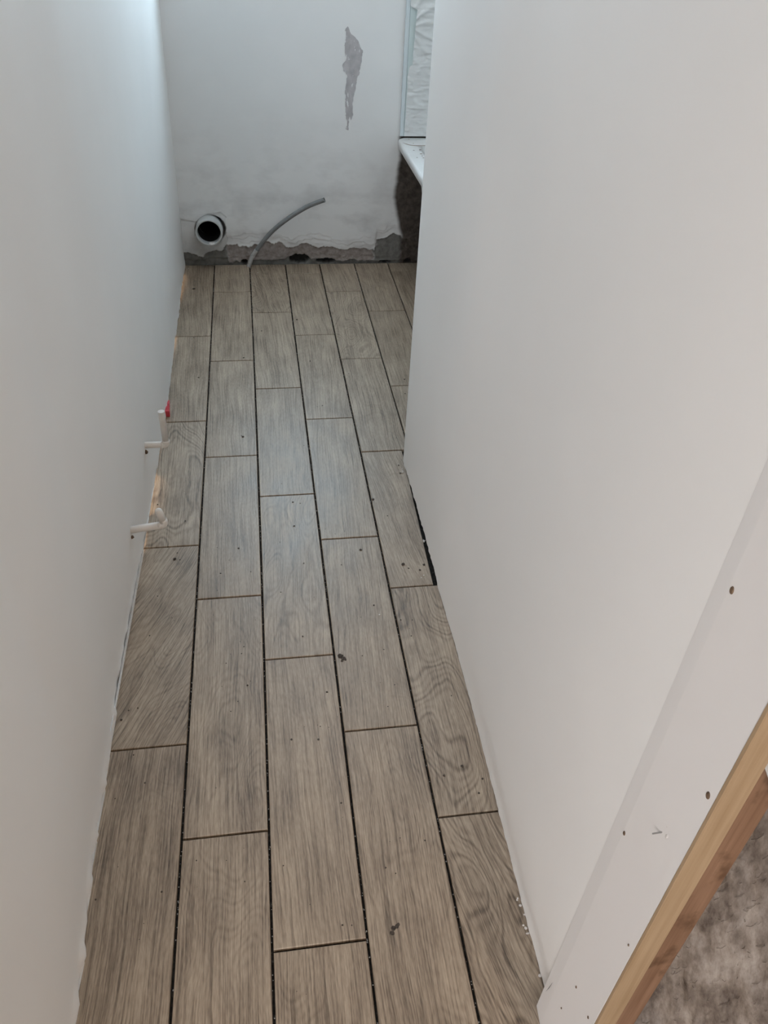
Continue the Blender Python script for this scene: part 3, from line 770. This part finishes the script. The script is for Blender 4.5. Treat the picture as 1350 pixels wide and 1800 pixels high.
# ---- crumbs and smears on the floor, grit in the joints
crumbs = [(0.112,2.071,.0049),(0.099,1.549,.0041),(0.244,1.626,.0033),(0.246,1.73,.0035),(0.266,1.723,.0026),(0.056,1.459,.0031),(0.129,1.458,.0024),(0.049,1.4,.0015),(0.283,1.068,.0034),(0.203,0.958,.0033),(0.256,0.952,.0032),(0.262,0.983,.002),(0.257,0.987,.0013),(0.279,0.979,.0013),(0.118,1.104,.0027),(0.124,1.115,.0014),(0.098,1.064,.002),(0.084,1.04,.002),(0.065,1.107,.0014),(0.073,1.17,.0021),(0.408,1.514,.0048),(0.508,1.449,.0063),(0.519,1.433,.0031),(0.56,1.442,.0048),(0.546,1.424,.0039),(0.415,1.313,.003),(0.498,1.256,.0022),(0.471,1.259,.0029),(0.487,1.207,.0022),(0.419,1.173,.0021),(0.369,1.16,.0021),(0.405,1.017,.002),(0.398,1.081,.0014),(0.428,1.072,.0021),(0.528,0.86,.0039),(0.547,0.799,.0032),(0.561,0.828,.0032),(0.489,0.844,.0032),(0.543,1.03,.002),(-0.097,1.269,.0022),(-0.089,1.394,.0023),(-0.103,1.069,.0021),(-0.121,1.065,.0021),(-0.133,1.043,.0034),(-0.1,0.957,.002),(-0.051,1.319,.0015),(0.11,0.682,.0018),(-0.124,0.866,.0019),(-0.073,0.893,.0026),(-0.133,0.681,.0024),(-0.027,0.681,.0024),(-0.036,2.454,.0044),(-0.065,2.76,.0024),(0.116,2.59,.0046),(0.184,2.804,.0037),(0.205,2.62,.0023),(0.35,2.55,.0034),(0.478,2.449,.0022),(0.667,2.396,.0044),(0.653,2.298,.0032),(-0.085,3.216,.0083),(0.323,2.898,.0051),(0.369,2.239,.0031),(0.352,2.233,.0021),(0.565,1.881,.0037),(0.564,1.841,.0037),(0.468,1.723,.0052),(0.497,1.647,.0025),(0.513,1.714,.0017),(0.581,2.028,.0019),(0.38,1.277,.0015),(0.325,1.606,.0017),(0.204,1.564,.0016),(0.26,1.477,.0024),(0.374,1.592,.0017),(0.349,1.583,.0016),(0.219,1.819,.0018),(0.294,2.009,.0019),(0.353,1.462,.0024),(0.107,2.078,.002),(-0.093,2.08,.002),(-0.04,1.673,.0026),(-0.117,1.751,.0026),(-0.053,1.546,.0024),(-0.058,1.523,.0057),(-0.045,1.519,.0024),(0.046,1.557,.0016),(0.076,1.506,.0016),(0.082,1.195,.0014),(0.106,1.194,.0021),(0.148,1.222,.0014),(0.111,1.214,.0021),(0.103,1.23,.0014),(0.176,0.702,.0018),(0.267,0.59,.0023),(0.282,0.588,.0017),(0.287,0.809,.0025),(0.199,1.379,.0023),(0.277,1.354,.0015),(0.242,1.231,.0029),(0.351,0.677,.0024),(0.367,0.665,.0018),(0.428,0.718,.0024),(0.079,0.723,.0012),(0.058,0.867,.0013),(0.028,0.729,.0018),(0.217,0.63,.0012)]
parts = [lump((x, y, .0004 + r * .10), r * .80, i, .40, 1) for i, (x, y, r) in enumerate(crumbs)]
for i in range(90):
    x, y = random.uniform(-.12, .56), random.uniform(.45, 3.3)
    parts.append(lump((x, y, .0004), random.uniform(.0005, .0011), i, .4, 1))
v, f = join(parts); o = link('mortar_crumbs', mesh('mortar_crumbs', v, f), 'crumb')
tag(o, 'scattered small dark mortar crumbs lying on the wood-look floor tiles', 'debris', kind='stuff')
def splat(name, spots, label):
    v, f = join([lump((x, y, .0003), r, i + x * 50, h, 2) for i, (x, y, r, h) in enumerate(spots)])
    return tag(link(name, mesh(name, v, f), 'crumb', None, True), label, 'mortar')
splat('mortar_splash', [(.321, 1.164, .0062, .12), (.327, 1.157, .0055, .12), (.323, 1.150, .0030, .12), (.331, 1.152, .0022, .2)], 'crusty mortar splash on the third plank column, halfway along the floor')
splat('mortar_splash', [(.346, .568, .0038, .1), (.349, .575, .0042, .1), (.355, .577, .0036, .1), (.358, .580, .0026, .1)], 'hook-shaped dried mortar mark near the bottom of the picture')

white = [(0.18, 3.38), (0.611, 3.378), (0.424, 1.28), (0.552, 1.403), (0.545, 1.395), (0.054, 3.45), (0.024, 3.445), (-.118, 3.44), (-.128, 2.97), (.572, 1.845), (.576, 1.53), (.5665, .585), (.5655, .548), (.5670, .475)]
parts = [lump((x, y, .001), (.0022 if i < 11 else .0028), i, .6, 1) for i, (x, y) in enumerate(white)]
for (x, y) in white[9:13]:
    for q in range(3): parts.append(lump((x + random.uniform(-.003, .003), y + random.uniform(-.016, .016), .0012), .0018, q + x, .7, 1))
v, f = join(parts); o = link('plaster_flakes', mesh('plaster_flakes', v, f), 'plaster')
tag(o, 'small white plaster flakes dropped along the feet of the walls', 'debris', kind='stuff')
parts = []
for c in range(0, 6):
    for i in range(150):
        y = random.uniform(.35, 3.4)
        if c == 4 and y < 1.95: continue
        x = lx(c, y) + random.uniform(-.0012, .0012); r = random.uniform(.0006, .0015)
        v, f = lump((x, y, -.0055 + random.uniform(0, .003)), r, i, .9, 1)
        parts.append((v, f))
v, f = join(parts); o = link('joint_grit', mesh('joint_grit', v, f), 'grit', floor); o['kind'] = 'stuff'
